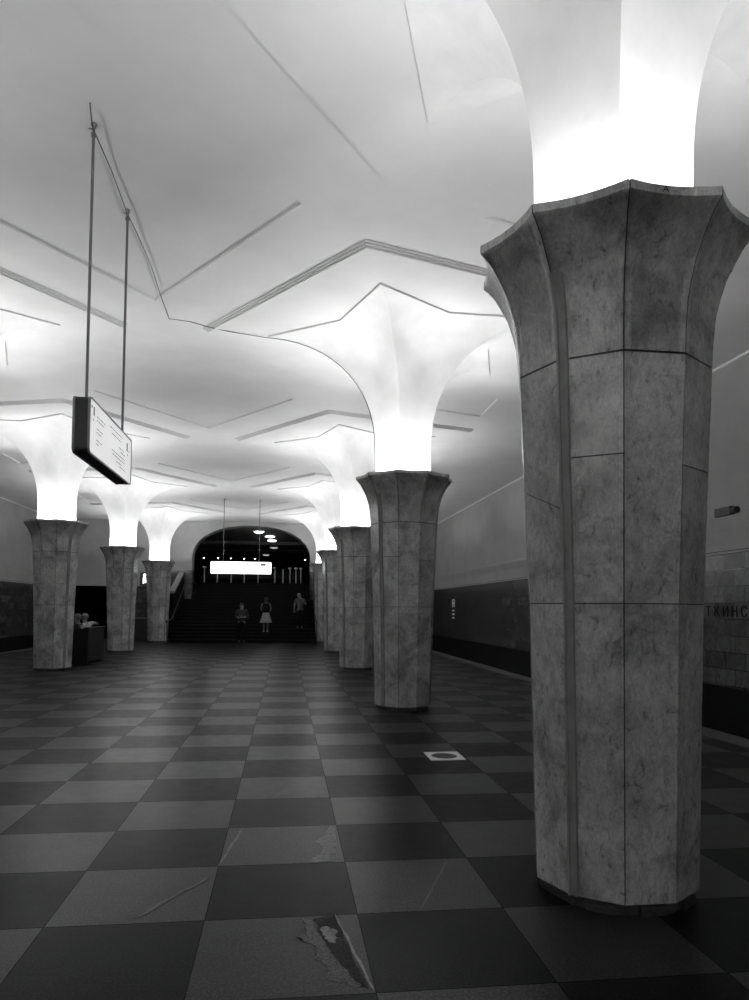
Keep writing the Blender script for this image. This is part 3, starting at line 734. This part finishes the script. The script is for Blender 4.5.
# far left: lit pictogram box and dark cabinet by the tiled wall
t = thing('lit_wall_sign', 'small black box sign with a white glowing pictogram behind the left columns', 'sign', (-7.0, YE - 0.09, 2.95))
bm = bmesh.new(); box(bm, -0.16, 0.34, -0.08, 0.08, -0.32, 0.34); bevel(bm, 0.01); obj('casing', bm, M['black'], t)
bm = bmesh.new(); ell(bm, (0.05, -0.085, 0.2), (0.07, 0.01, 0.07)); prism(bm, [], 0, 0) if False else None
for (x0, x1, z0, z1) in ((-0.02, 0.10, -0.02, 0.10), (-0.02, 0.03, -0.22, -0.02), (0.08, 0.13, -0.18, -0.04), (0.12, 0.17, 0.0, 0.05)): box(bm, x0, x1, -0.088, -0.080, z0, z1)
obj('pictogram', bm, M['signglow'], t)
t = thing('cabinet', 'dark waist-high cabinet against the far tiled wall behind the left columns', 'cabinet', (-7.0, YE - 0.35, 0))
bm = bmesh.new(); box(bm, -0.5, 0.5, -0.25, 0.25, 0.05, 1.0); bevel(bm, 0.01); obj('body', bm, M['black'], t)
bm = bmesh.new(); box(bm, -0.53, 0.53, -0.28, 0.28, 1.0, 1.03); obj('top', bm, M['rod'], t)
bm = bmesh.new(); box(bm, -0.46, 0.46, -0.22, 0.22, 0, 0.05); obj('plinth', bm, M['black'], t)
t = thing('door_leaf', 'dark panelled door in the far tiled wall beside the stairs', 'door', (-6.1, YE - 0.03, 0))
bm = bmesh.new(); box(bm, -0.4, 0.4, -0.02, 0.02, 0.01, 2.05); obj('leaf', bm, M['wood'], t)
bm = bmesh.new(); box(bm, -0.3, 0.3, -0.03, -0.02, 0.2, 0.95); box(bm, -0.3, 0.3, -0.03, -0.02, 1.1, 1.9); obj('panel', bm, M['wood'], t)
bm = bmesh.new(); tube(bm, [(0.32, -0.02, 1.0), (0.32, -0.07, 1.0), (0.24, -0.07, 1.0)], 0.01, 6); obj('handle', bm, M['steel'], t)

# ------------------------------------------------------------------ floor details
t = thing('floor_hatch', 'pale square floor plate with a dark round lid, left of the foreground column', 'hatch', (1.70, 7.59, 0.0))
bm = bmesh.new(); n = 32
outer = []; 
for k in range(n):
    a = 2 * PI * k / n; c, s = math.cos(a), math.sin(a); f_ = 0.185 / max(abs(c), abs(s)); outer.append((c * f_, s * f_ * 1.15))
va = [bm.verts.new((x, y, 0.004)) for x, y in outer]; vb = [bm.verts.new((0.135 * math.cos(2 * PI * k / n), 0.145 * math.sin(2 * PI * k / n), 0.004)) for k in range(n)]
vc = [bm.verts.new((x, y, 0.0005)) for x, y in outer]
for k in range(n):
    j = (k + 1) % n; bm.faces.new((va[k], va[j], vb[j], vb[k])); bm.faces.new((vc[k], vc[j], va[j], va[k]))
obj('frame', bm, M['hatch'], t)
bm = bmesh.new(); lathe(bm, [(0.137, 0.0005), (0.133, 0.003), (0.0001, 0.003)], 32); obj('lid', bm, M['hatchlid'], t)
def ragged(pts, jitter=0.006, sub=5, seed=0):
    r = random.Random(seed); out = []
    for (a, b) in zip(pts, pts[1:] + pts[:1]):
        for i in range(sub):
            t_ = i / sub; out.append((a[0] + (b[0] - a[0]) * t_ + r.uniform(-jitter, jitter), a[1] + (b[1] - a[1]) * t_ + r.uniform(-jitter, jitter)))
    return out
def patch(poly, mat, name, label, z=0.003, seed=0, jitter=0.006, sub=5):
    bm = bmesh.new(); prism(bm, ragged(poly, jitter, sub, seed), 0.0003, z); bmesh.ops.triangulate(bm, faces=bm.faces[:])
    return obj(name, bm, mat)
def streak(pts, wd, mat, z=0.0025, seed=0):
    r = random.Random(seed); L, R2 = [], []
    for i, p in enumerate(pts):
        a = Vector(pts[max(i - 1, 0)]); b = Vector(pts[min(i + 1, len(pts) - 1)]); d = (b - a).normalized(); n_ = Vector((-d.y, d.x))
        ww = wd * r.uniform(0.6, 1.2) * (0.35 if i in (0, len(pts) - 1) else 1)
        L.append(tuple(Vector(p) + n_ * ww)); R2.append(tuple(Vector(p) - n_ * ww))
    return L + R2[::-1]
def crackline(a, b, wd, mat, name, label, seed):
    r = random.Random(seed); pts = [(a[0] + (b[0] - a[0]) * i / 9 + r.uniform(-1, 1) * wd * 0.6, a[1] + (b[1] - a[1]) * i / 9 + r.uniform(-1, 1) * wd * 0.6) for i in range(10)]
    bm = bmesh.new(); prism(bm, streak(pts, wd, mat, seed=seed), 0.0003, 0.002); bmesh.ops.triangulate(bm, faces=bm.faces[:])
    o = obj(name, bm, mat); tag(o, label, 'floor damage', 'cracks and repairs in the floor tiles'); return o
M['crack2'] = mat_noise('faint_floor_scratch', 0.045, 0.075, 50, 0.6, 0.4)
M['speck'] = mat_noise('rough_pale_granite', 0.012, 0.13, 110, 0.7, 0.3, detail=2)
o = patch([(0.112, 3.71), (0.15, 3.70), (0.16, 3.60), (0.20, 3.46), (0.235, 3.30), (0.30, 3.16), (0.345, 3.05), (0.33, 3.0), (0.27, 3.05), (0.20, 3.10), (0.20, 3.2), (0.14, 3.3), (0.17, 3.38), (0.08, 3.5), (0.12, 3.56)], M['speck'], 'floor_repair', '', 0.002, 3, 0.01)
tag(o, 'ragged pale worn edge of the broken floor tile nearest the viewer', 'floor damage', 'cracks and repairs in the floor tiles')
o = patch([(0.16, 3.70), (0.27, 3.725), (0.30, 3.46), (0.33, 3.2), (0.36, 3.0), (0.31, 3.08), (0.24, 3.29), (0.20, 3.47)], M['hole'], 'floor_hole', '', 0.0025, 4, 0.008)
tag(o, 'dark broken hollow in the floor tile nearest the viewer', 'floor damage', 'cracks and repairs in the floor tiles')
o = patch([(0.185, 3.56), (0.22, 3.60), (0.265, 3.55), (0.27, 3.46), (0.245, 3.42), (0.21, 3.47)], M['crack'], 'floor_rubble', '', 0.006, 5, 0.012)
tag(o, 'lump of crumbled pale mortar in the broken floor tile', 'floor damage', 'cracks and repairs in the floor tiles')
crackline((0.275, 3.735), (0.382, 2.985), 0.007, M['crack'], 'floor_crack', 'long pale crack along the right side of the broken tile', 9)
o = patch([(0.335, 5.235), (0.372, 5.24), (0.362, 5.0), (0.345, 4.72), (0.315, 4.505), (0.18, 4.51), (0.20, 4.60), (0.255, 4.66), (0.26, 4.80), (0.22, 4.90), (0.29, 5.02), (0.31, 5.12)], M['crack'], 'floor_repair', '', 0.002, 6, 0.008)
tag(o, 'jagged pale patch at the corner of a mid-hall floor tile', 'floor damage', 'cracks and repairs in the floor tiles')
crackline((-0.375, 4.50), (-0.275, 5.24), 0.008, M['crack'], 'floor_crack', 'short pale crack between two dark tiles, left of the jagged patch', 10)
crackline((-0.72, 3.79), (-0.42, 4.30), 0.014, M['crack2'], 'floor_crack', 'wide faint diagonal scuff on a tile at lower left', 11)
crackline((-0.115, 6.05), (0.10, 6.68), 0.008, M['crack2'], 'floor_crack', 'faint diagonal crack in a tile at the middle of the hall', 12)
crackline((0.295, 6.05), (0.375, 6.75), 0.007, M['crack2'], 'floor_crack', 'short faint crack beside the long joint, mid hall', 13)
crackline((0.72, 3.75), (1.02, 4.46), 0.006, M['crack2'], 'floor_crack', 'faint diagonal scratch on the light tile left of the foreground column', 14)

# ------------------------------------------------------------------ people
def skin_mesh(joints, edges, rad, root, sub=1):
    names = list(joints); me = bpy.data.meshes.new('figure')
    me.from_pydata([joints[n] for n in names], [(names.index(a), names.index(b)) for a, b in edges], [])
    o = bpy.data.objects.new('figure', me); COL.objects.link(o)
    md = o.modifiers.new('skin', 'SKIN'); md.use_smooth_shade = True
    if not me.skin_vertices: me.attributes.new
    for i, n in enumerate(names):
        r = rad[n]; r = r if isinstance(r, tuple) else (r, r)
        me.skin_vertices[0].data[i].radius = r; me.skin_vertices[0].data[i].use_root = (n == root)
    s = o.modifiers.new('sub', 'SUBSURF'); s.levels = sub; s.render_levels = sub
    bpy.context.view_layer.update()
    out = bpy.data.meshes.new_from_object(o.evaluated_get(bpy.context.evaluated_depsgraph_get()))
    bpy.data.objects.remove(o)
    return out
def person(label, loc, rotz, J, top, hair, bottom, shoes, h=1.75, skirt=False, hairlong=False, sleeves='long', collar=None):
    """J: joints in a 1.75 m body frame, facing -y"""
    k = h / 1.75
    J = {n: Vector(v) * k for n, v in J.items()}
    t = thing('person', label, 'person', loc, rotz)
    E_ = [('pelvis', 'belly'), ('belly', 'chest'), ('chest', 'neck'), ('neck', 'jaw'), ('jaw', 'crown'),
          ('pelvis', 'hipL'), ('hipL', 'kneeL'), ('kneeL', 'ankL'), ('ankL', 'toeL'), ('pelvis', 'hipR'), ('hipR', 'kneeR'), ('kneeR', 'ankR'), ('ankR', 'toeR'),
          ('chest', 'shL'), ('shL', 'elL'), ('elL', 'wrL'), ('wrL', 'palL'), ('chest', 'shR'), ('shR', 'elR'), ('elR', 'wrR'), ('wrR', 'palR')]
    rd = {'pelvis': (.15, .11), 'belly': (.13, .10), 'chest': (.155, .11), 'neck': .055, 'jaw': (.068, .078), 'crown': (.072, .085),
          'hip': .085, 'knee': .055, 'ank': .038, 'toe': .032, 'sh': .055, 'el': .040, 'wr': .027, 'pal': (.034, .016)}
    def R(n, add=0.0):
        r = rd[n] if n in rd else rd[n[:-1]]
        return tuple((q + add) * k for q in (r if isinstance(r, tuple) else (r, r)))
    me = skin_mesh(J, E_, {n: R(n) for n in J}, 'pelvis', 2)
    bm = bmesh.new(); bm.from_mesh(me)
    for s in 'LR':       # five fingers rooted in each palm
        wr, pal = J['wr' + s], J['pal' + s]; d = (pal - wr).normalized()
        side = d.cross(Vector((0, 1, 0))); side = side.normalized() if side.length > 0.2 else Vector((1, 0, 0))
        curl = side.cross(d).normalized() * (-1 if (side.cross(d)).y > 0 else 1)
        for i, (o_, L) in enumerate(((-.027, .062), (-.009, .074), (.009, .070), (.026, .055))):
            b = pal + side * o_ * k; tube(bm, [b, b + d * L * .45 * k, b + (d * .75 * L + curl * L * .25) * k, b + (d * .85 * L + curl * L * .5) * k], [.0095 * k, .009 * k, .008 * k, .006 * k], 6)
        sg = -1 if s == 'L' else 1
        b = wr.lerp(pal, .45); tube(bm, [b, b + (side * sg * .03 + d * .02 + curl * .01) * k, b + (side * sg * .042 + d * .05 + curl * .02) * k], [.012 * k, .0105 * k, .007 * k], 6)
    fw = (J.get('look', Vector((0, -1, 0)))).normalized() if 'look' in J else Vector((0, -1, 0))
    hc = J['jaw'].lerp(J['crown'], .5)
    rt = Vector((-fw.y, fw.x, 0)).normalized()
    ell(bm, hc + fw * .085 * k + Vector((0, 0, -.02 * k)), (.011 * k, .018 * k, .022 * k), None, 8, 6)            # nose
    ell(bm, hc + fw * .078 * k + Vector((0, 0, -.06 * k)), (.022 * k, .008 * k, .006 * k), None, 8, 6)            # mouth
    for sg in (-1, 1):
        ell(bm, hc + rt * sg * .078 * k + Vector((0, 0, -.01 * k)), (.012 * k, .02 * k, .032 * k), None, 8, 6)    # ears
    body = obj('body', bm, M['skin'], t, smooth=True)
    for sg in (-1, 1):
        bm = bmesh.new(); ell(bm, hc + fw * .076 * k + rt * sg * .03 * k + Vector((0, 0, .008 * k)), (.011 * k, .006 * k, .007 * k), None, 8, 6)
        obj('eye', bm, M['hair_dark'], t, smooth=True)
    up = (J['crown'] - J['jaw']).normalized()
    bm = bmesh.new(); ell(bm, hc - fw * .016 * k + up * .035 * k, (.089 * k, .098 * k, .092 * k), None, 18, 12)
    if hairlong: ell(bm, hc - fw * .05 * k - up * .06 * k, (.078 * k, .055 * k, .12 * k), None, 14, 10)
    bmesh.ops.delete(bm, geom=[v for v in bm.verts if (v.co - hc).dot(fw) > .045 * k and (v.co - hc).dot(up) < .05 * k], context='VERTS')
    obj('hair', bm, hair, t, smooth=True, recalc=False)
    # clothes
    def sub(ns): return {n: J[n] for n in ns}
    up_n = ['pelvis', 'belly', 'chest', 'shL', 'shR'] ; up_e = [('pelvis', 'belly'), ('belly', 'chest'), ('chest', 'shL'), ('chest', 'shR')]
    Jt = sub(up_n); Jt['nk'] = J['chest'].lerp(J['neck'], .72); up_e.append(('chest', 'nk')); rr = {n: R(n, .032) for n in up_n}; rr['nk'] = (.085 * k, .085 * k)
    if sleeves != 'none':
        f = {'long': 0.93, 'short': 0.0, 'mid': .5}[sleeves]
        for s in 'LR':
            if f > 0:
                Jt['el' + s] = J['el' + s]; Jt['cf' + s] = J['el' + s].lerp(J['wr' + s], f); up_e += [('sh' + s, 'el' + s), ('el' + s, 'cf' + s)]
                rr['el' + s] = R('el' + s, .014); rr['cf' + s] = (.040 * k, .040 * k)
            else:
                Jt['cf' + s] = J['sh' + s].lerp(J['el' + s], .6); up_e += [('sh' + s, 'cf' + s)]; rr['cf' + s] = (.078 * k, .078 * k)
    me = skin_mesh(Jt, up_e, rr, 'belly', 2); link('shirt', me, top, t)
    if skirt:
        bm = bmesh.new(); p = J['pelvis']; n_ = 28
        rings = []
        for z, r_, wv in ((.10, .13, 0), (.0, .165, .0), (-.15, .20, .008), (-.32, .25, .018), (-.47, .30, .028)):
            rings.append([bm.verts.new((p.x + (r_ + wv * math.sin(7 * a)) * k * math.cos(a), p.y + (r_ * .8 + wv * math.sin(7 * a)) * k * math.sin(a), p.z + z * k)) for a in [2 * PI * i / n_ for i in range(n_)]])
        for a, b in zip(rings, rings[1:]):
            for i in range(n_): bm.faces.new((a[i], a[(i + 1) % n_], b[(i + 1) % n_], b[i]))
        sk = obj('skirt', bm, bottom, t, smooth=True); md = sk.modifiers.new('thick', 'SOLIDIFY'); md.thickness = 0.006
    else:
        lo = ['pelvis', 'hipL', 'kneeL', 'hipR', 'kneeR']; Jt = sub(lo); Jt['wst'] = J['pelvis'].lerp(J['belly'], .35)
        le = [('pelvis', 'wst'), ('pelvis', 'hipL'), ('hipL', 'kneeL'), ('pelvis', 'hipR'), ('hipR', 'kneeR')]; rr = {n: R(n, .030) for n in lo}; rr['wst'] = R('belly', .026)
        for s in 'LR':
            Jt['hem' + s] = J['kneeL' if s == 'L' else 'kneeR'].lerp(J['ank' + s], .93); le.append(('knee' + s, 'hem' + s)); rr['hem' + s] = (.072 * k, .072 * k)
        me = skin_mesh(Jt, le, rr, 'pelvis', 2); link('trousers', me, bottom, t)
    for s in 'LR':
        a, b = J['ank' + s], J['toe' + s]; d = (b - a); d.z = 0; d.normalize(); bm = bmesh.new(); zb = a.z - .075 * k
        tube(bm, [Vector((a.x, a.y, zb + .045 * k)) - d * .06 * k, Vector((a.x, a.y, zb + .05 * k)), Vector((a.x, a.y, zb + .04 * k)) + d * .12 * k, Vector((a.x, a.y, zb + .03 * k)) + d * .19 * k], [.03 * k, .044 * k, .04 * k, .02 * k], 10)
        for v in bm.verts: v.co.z = max(v.co.z, zb)
        obj('shoe', bm, shoes, t, smooth=True)
    return t
def standing(**ov):
    J = {'pelvis': (0, 0, .93), 'belly': (0, 0, 1.10), 'chest': (0, 0, 1.32), 'neck': (0, 0, 1.48), 'jaw': (0, -.02, 1.57), 'crown': (0, -.01, 1.66),
         'hipL': (.09, 0, .88), 'kneeL': (.10, -.02, .49), 'ankL': (.10, .01, .08), 'toeL': (.11, -.14, .035), 'hipR': (-.09, 0, .88), 'kneeR': (-.10, -.02, .49), 'ankR': (-.10, .01, .08), 'toeR': (-.11, -.14, .035),
         'shL': (.18, 0, 1.40), 'elL': (.24, .02, 1.12), 'wrL': (.24, -.06, .88), 'palL': (.24, -.08, .81), 'shR': (-.18, 0, 1.40), 'elR': (-.24, .02, 1.12), 'wrR': (-.24, -.06, .88), 'palR': (-.24, -.08, .81)}
    J.update(ov); return J
# man at the foot of the stairs, looking down at a phone
J = standing(elL=(.27, -.02, 1.13), wrL=(.07, -.25, 1.12), palL=(.01, -.28, 1.14), elR=(-.27, -.02, 1.13), wrR=(-.07, -.25, 1.10), palR=(-.01, -.28, 1.12), jaw=(0, -.05, 1.56), crown=(0, -.05, 1.65), kneeL=(.11, -.05, .49))
p1 = person('man in dark clothes at the foot of the stairs, holding a phone before his chest', (-1.88, 32.35, 0), 0, J, M['cloth_mid'], M['hair_dark'], M['cloth_dark'], M['shoe'], 1.80, sleeves='mid')
t = thing('phone', 'lit phone held in both hands by the man at the foot of the stairs', 'phone', (-1.88, 32.35 - .355, 1.21))
bm = bmesh.new(); box(bm, -.04, .04, -.006, .004, -.045, .045); bevel(bm, .003, 1); o = obj('body', bm, M['black'], t); o.rotation_euler = (-.6, 0, 0)
bm = bmesh.new(); box(bm, -.036, .036, .0045, .0055, -.04, .04); o2 = obj('screen', bm, M['screen'], t); o2.rotation_euler = (-.6, 0, 0)
# woman walking up the steps, seen from behind
J = standing(kneeL=(.10, -.10, .52), ankL=(.10, .0, .08), toeL=(.10, -.14, .035), ankR=(-.08, .06, .08), toeR=(-.09, -.08, .035), elL=(.25, -.01, 1.14), wrL=(.17, -.16, 1.02), palL=(.14, -.22, 1.0), elR=(-.25, -.01, 1.14), wrR=(-.17, -.16, 1.02), palR=(-.14, -.22, 1.0))
person('woman in a black sleeveless top and pale skirt climbing the stairs', (-0.86, 33.62, RISE * 3), PI, J, M['cloth_dark'], M['hair_dark'], M['cloth_pale'], M['shoe_white'], 1.62, skirt=True, hairlong=True, sleeves='none')
t = thing('backpack', 'black backpack worn by the woman on the stairs', 'backpack', (-0.86, 33.62 - .165, RISE * 3 + 1.13))
bm = bmesh.new(); box(bm, -.15, .15, -.07, .07, -.19, .20); bevel(bm, .05, 3); obj('bag', bm, M['cloth_dark'], t, smooth=True)
bm = bmesh.new(); box(bm, -.11, .11, -.10, -.05, -.16, .02); bevel(bm, .02, 2); obj('pocket', bm, M['cloth_dark'], t, smooth=True)
for s in (-1, 1):
    bm = bmesh.new(); tube(bm, [(s * .10, .05, .17), (s * .11, .14, .235), (s * .11, .27, .13), (s * .12, .25, -.05), (s * .11, .06, -.16)], .014, 6); obj('strap', bm, M['cloth_dark'], t, smooth=True)
# man in a patterned shirt higher on the steps
J = standing(belly=(.01, .0, 1.10), chest=(.02, -.02, 1.32), neck=(.0, -.03, 1.48), jaw=(-.04, -.05, 1.56), crown=(-.07, -.05, 1.645), elL=(.29, -.04, 1.17), wrL=(.16, -.20, 1.28), palL=(.11, -.23, 1.33), elR=(-.27, .02, 1.13), wrR=(-.29, -.06, .90), palR=(-.29, -.08, .83), kneeR=(-.10, -.08, .50))
person('man in a grey patterned shirt and black trousers near the right handrail on the stairs', (0.70, 33.97, RISE * 4), 0.15, J, M['cloth_grey'], M['hair_grey'], M['cloth_dark'], M['shoe'], 1.69, sleeves='short')
# bench between the left columns with two people on its far side
BX, BYa, BYb = -5.33, 20.5, 22.25
t = thing('bench', 'high-backed dark wooden bench between two columns of the left row', 'bench', (BX, 0, 0))
bm = bmesh.new(); box(bm, -0.04, 0.04, BYa, BYb, 0.05, 0.96); bevel(bm, 0.008, 1); obj('backrest', bm, M['wood'], t)
bm = bmesh.new(); box(bm, -0.07, 0.07, BYa - 0.02, BYb + 0.02, 0.96, 0.99); bevel(bm, 0.006, 1); obj('top_rail', bm, M['wood'], t)
bm = bmesh.new()
for i in range(6): box(bm, -0.50 + i * 0.075, -0.50 + i * 0.075 + 0.065, BYa, BYb, 0.42, 0.45)
obj('seat', bm, M['wood'], t)
for y in (BYa, (BYa + BYb) / 2, BYb - 0.06):
    bm = bmesh.new(); box(bm, -0.50, -0.04, y, y + 0.06, 0.0, 0.42); bevel(bm, 0.006, 1); obj('leg', bm, M['wood'], t)
bm = bmesh.new(); box(bm, -0.50, 0.04, BYa - 0.025, BYa, 0.0, 0.96); obj('end_panel', bm, M['wood'], t)
def seated(lean=0.0):
    J = {'pelvis': (0, .05, .56), 'belly': (lean * .3, .06, .73), 'chest': (lean * .7, .05, .93), 'neck': (lean, .03, 1.08), 'jaw': (lean * 1.1, .0, 1.17), 'crown': (lean * 1.2, .0, 1.26),
         'hipL': (.09, .0, .54), 'kneeL': (.11, -.40, .53), 'ankL': (.11, -.40, .09), 'toeL': (.11, -.54, .04), 'hipR': (-.09, .0, .54), 'kneeR': (-.11, -.40, .53), 'ankR': (-.11, -.38, .09), 'toeR': (-.11, -.52, .04),
         'shL': (.18 + lean * .7, .05, 1.01), 'elL': (.24, -.04, .78), 'wrL': (.14, -.24, .66), 'palL': (.11, -.31, .66), 'shR': (-.18 + lean * .7, .05, 1.01), 'elR': (-.24, -.04, .78), 'wrR': (-.14, -.24, .66), 'palR': (-.11, -.31, .66)}
    return J
person('seated person with dark hair behind the bench back, nearer the left column', (BX - 0.36, 20.82, 0), -PI / 2, seated(0), M['cloth_mid'], M['hair_mid'], M['cloth_dark'], M['shoe'], 1.78)
J = seated(-.03); J['shL'] = (.17, .05, 1.01); J['elL'] = (.40, .10, 1.07); J['wrL'] = (.60, .18, 1.05); J['palL'] = (.67, .20, 1.04)
J = {n: (v[0] * 1, v[1], v[2]) for n, v in J.items()}
Jm = {}
for n, v in J.items():
    nn = n[:-1] + ('R' if n.endswith('L') else 'L') if n[-1] in 'LR' else n
    Jm[nn] = (-v[0], v[1], v[2])
person('seated person with grey hair in a white shirt, arm laid along the bench back', (BX - 0.36, 21.6, 0), -PI / 2, Jm, M['cloth_white'], M['hair_grey'], M['cloth_dark'], M['shoe'], 1.78)
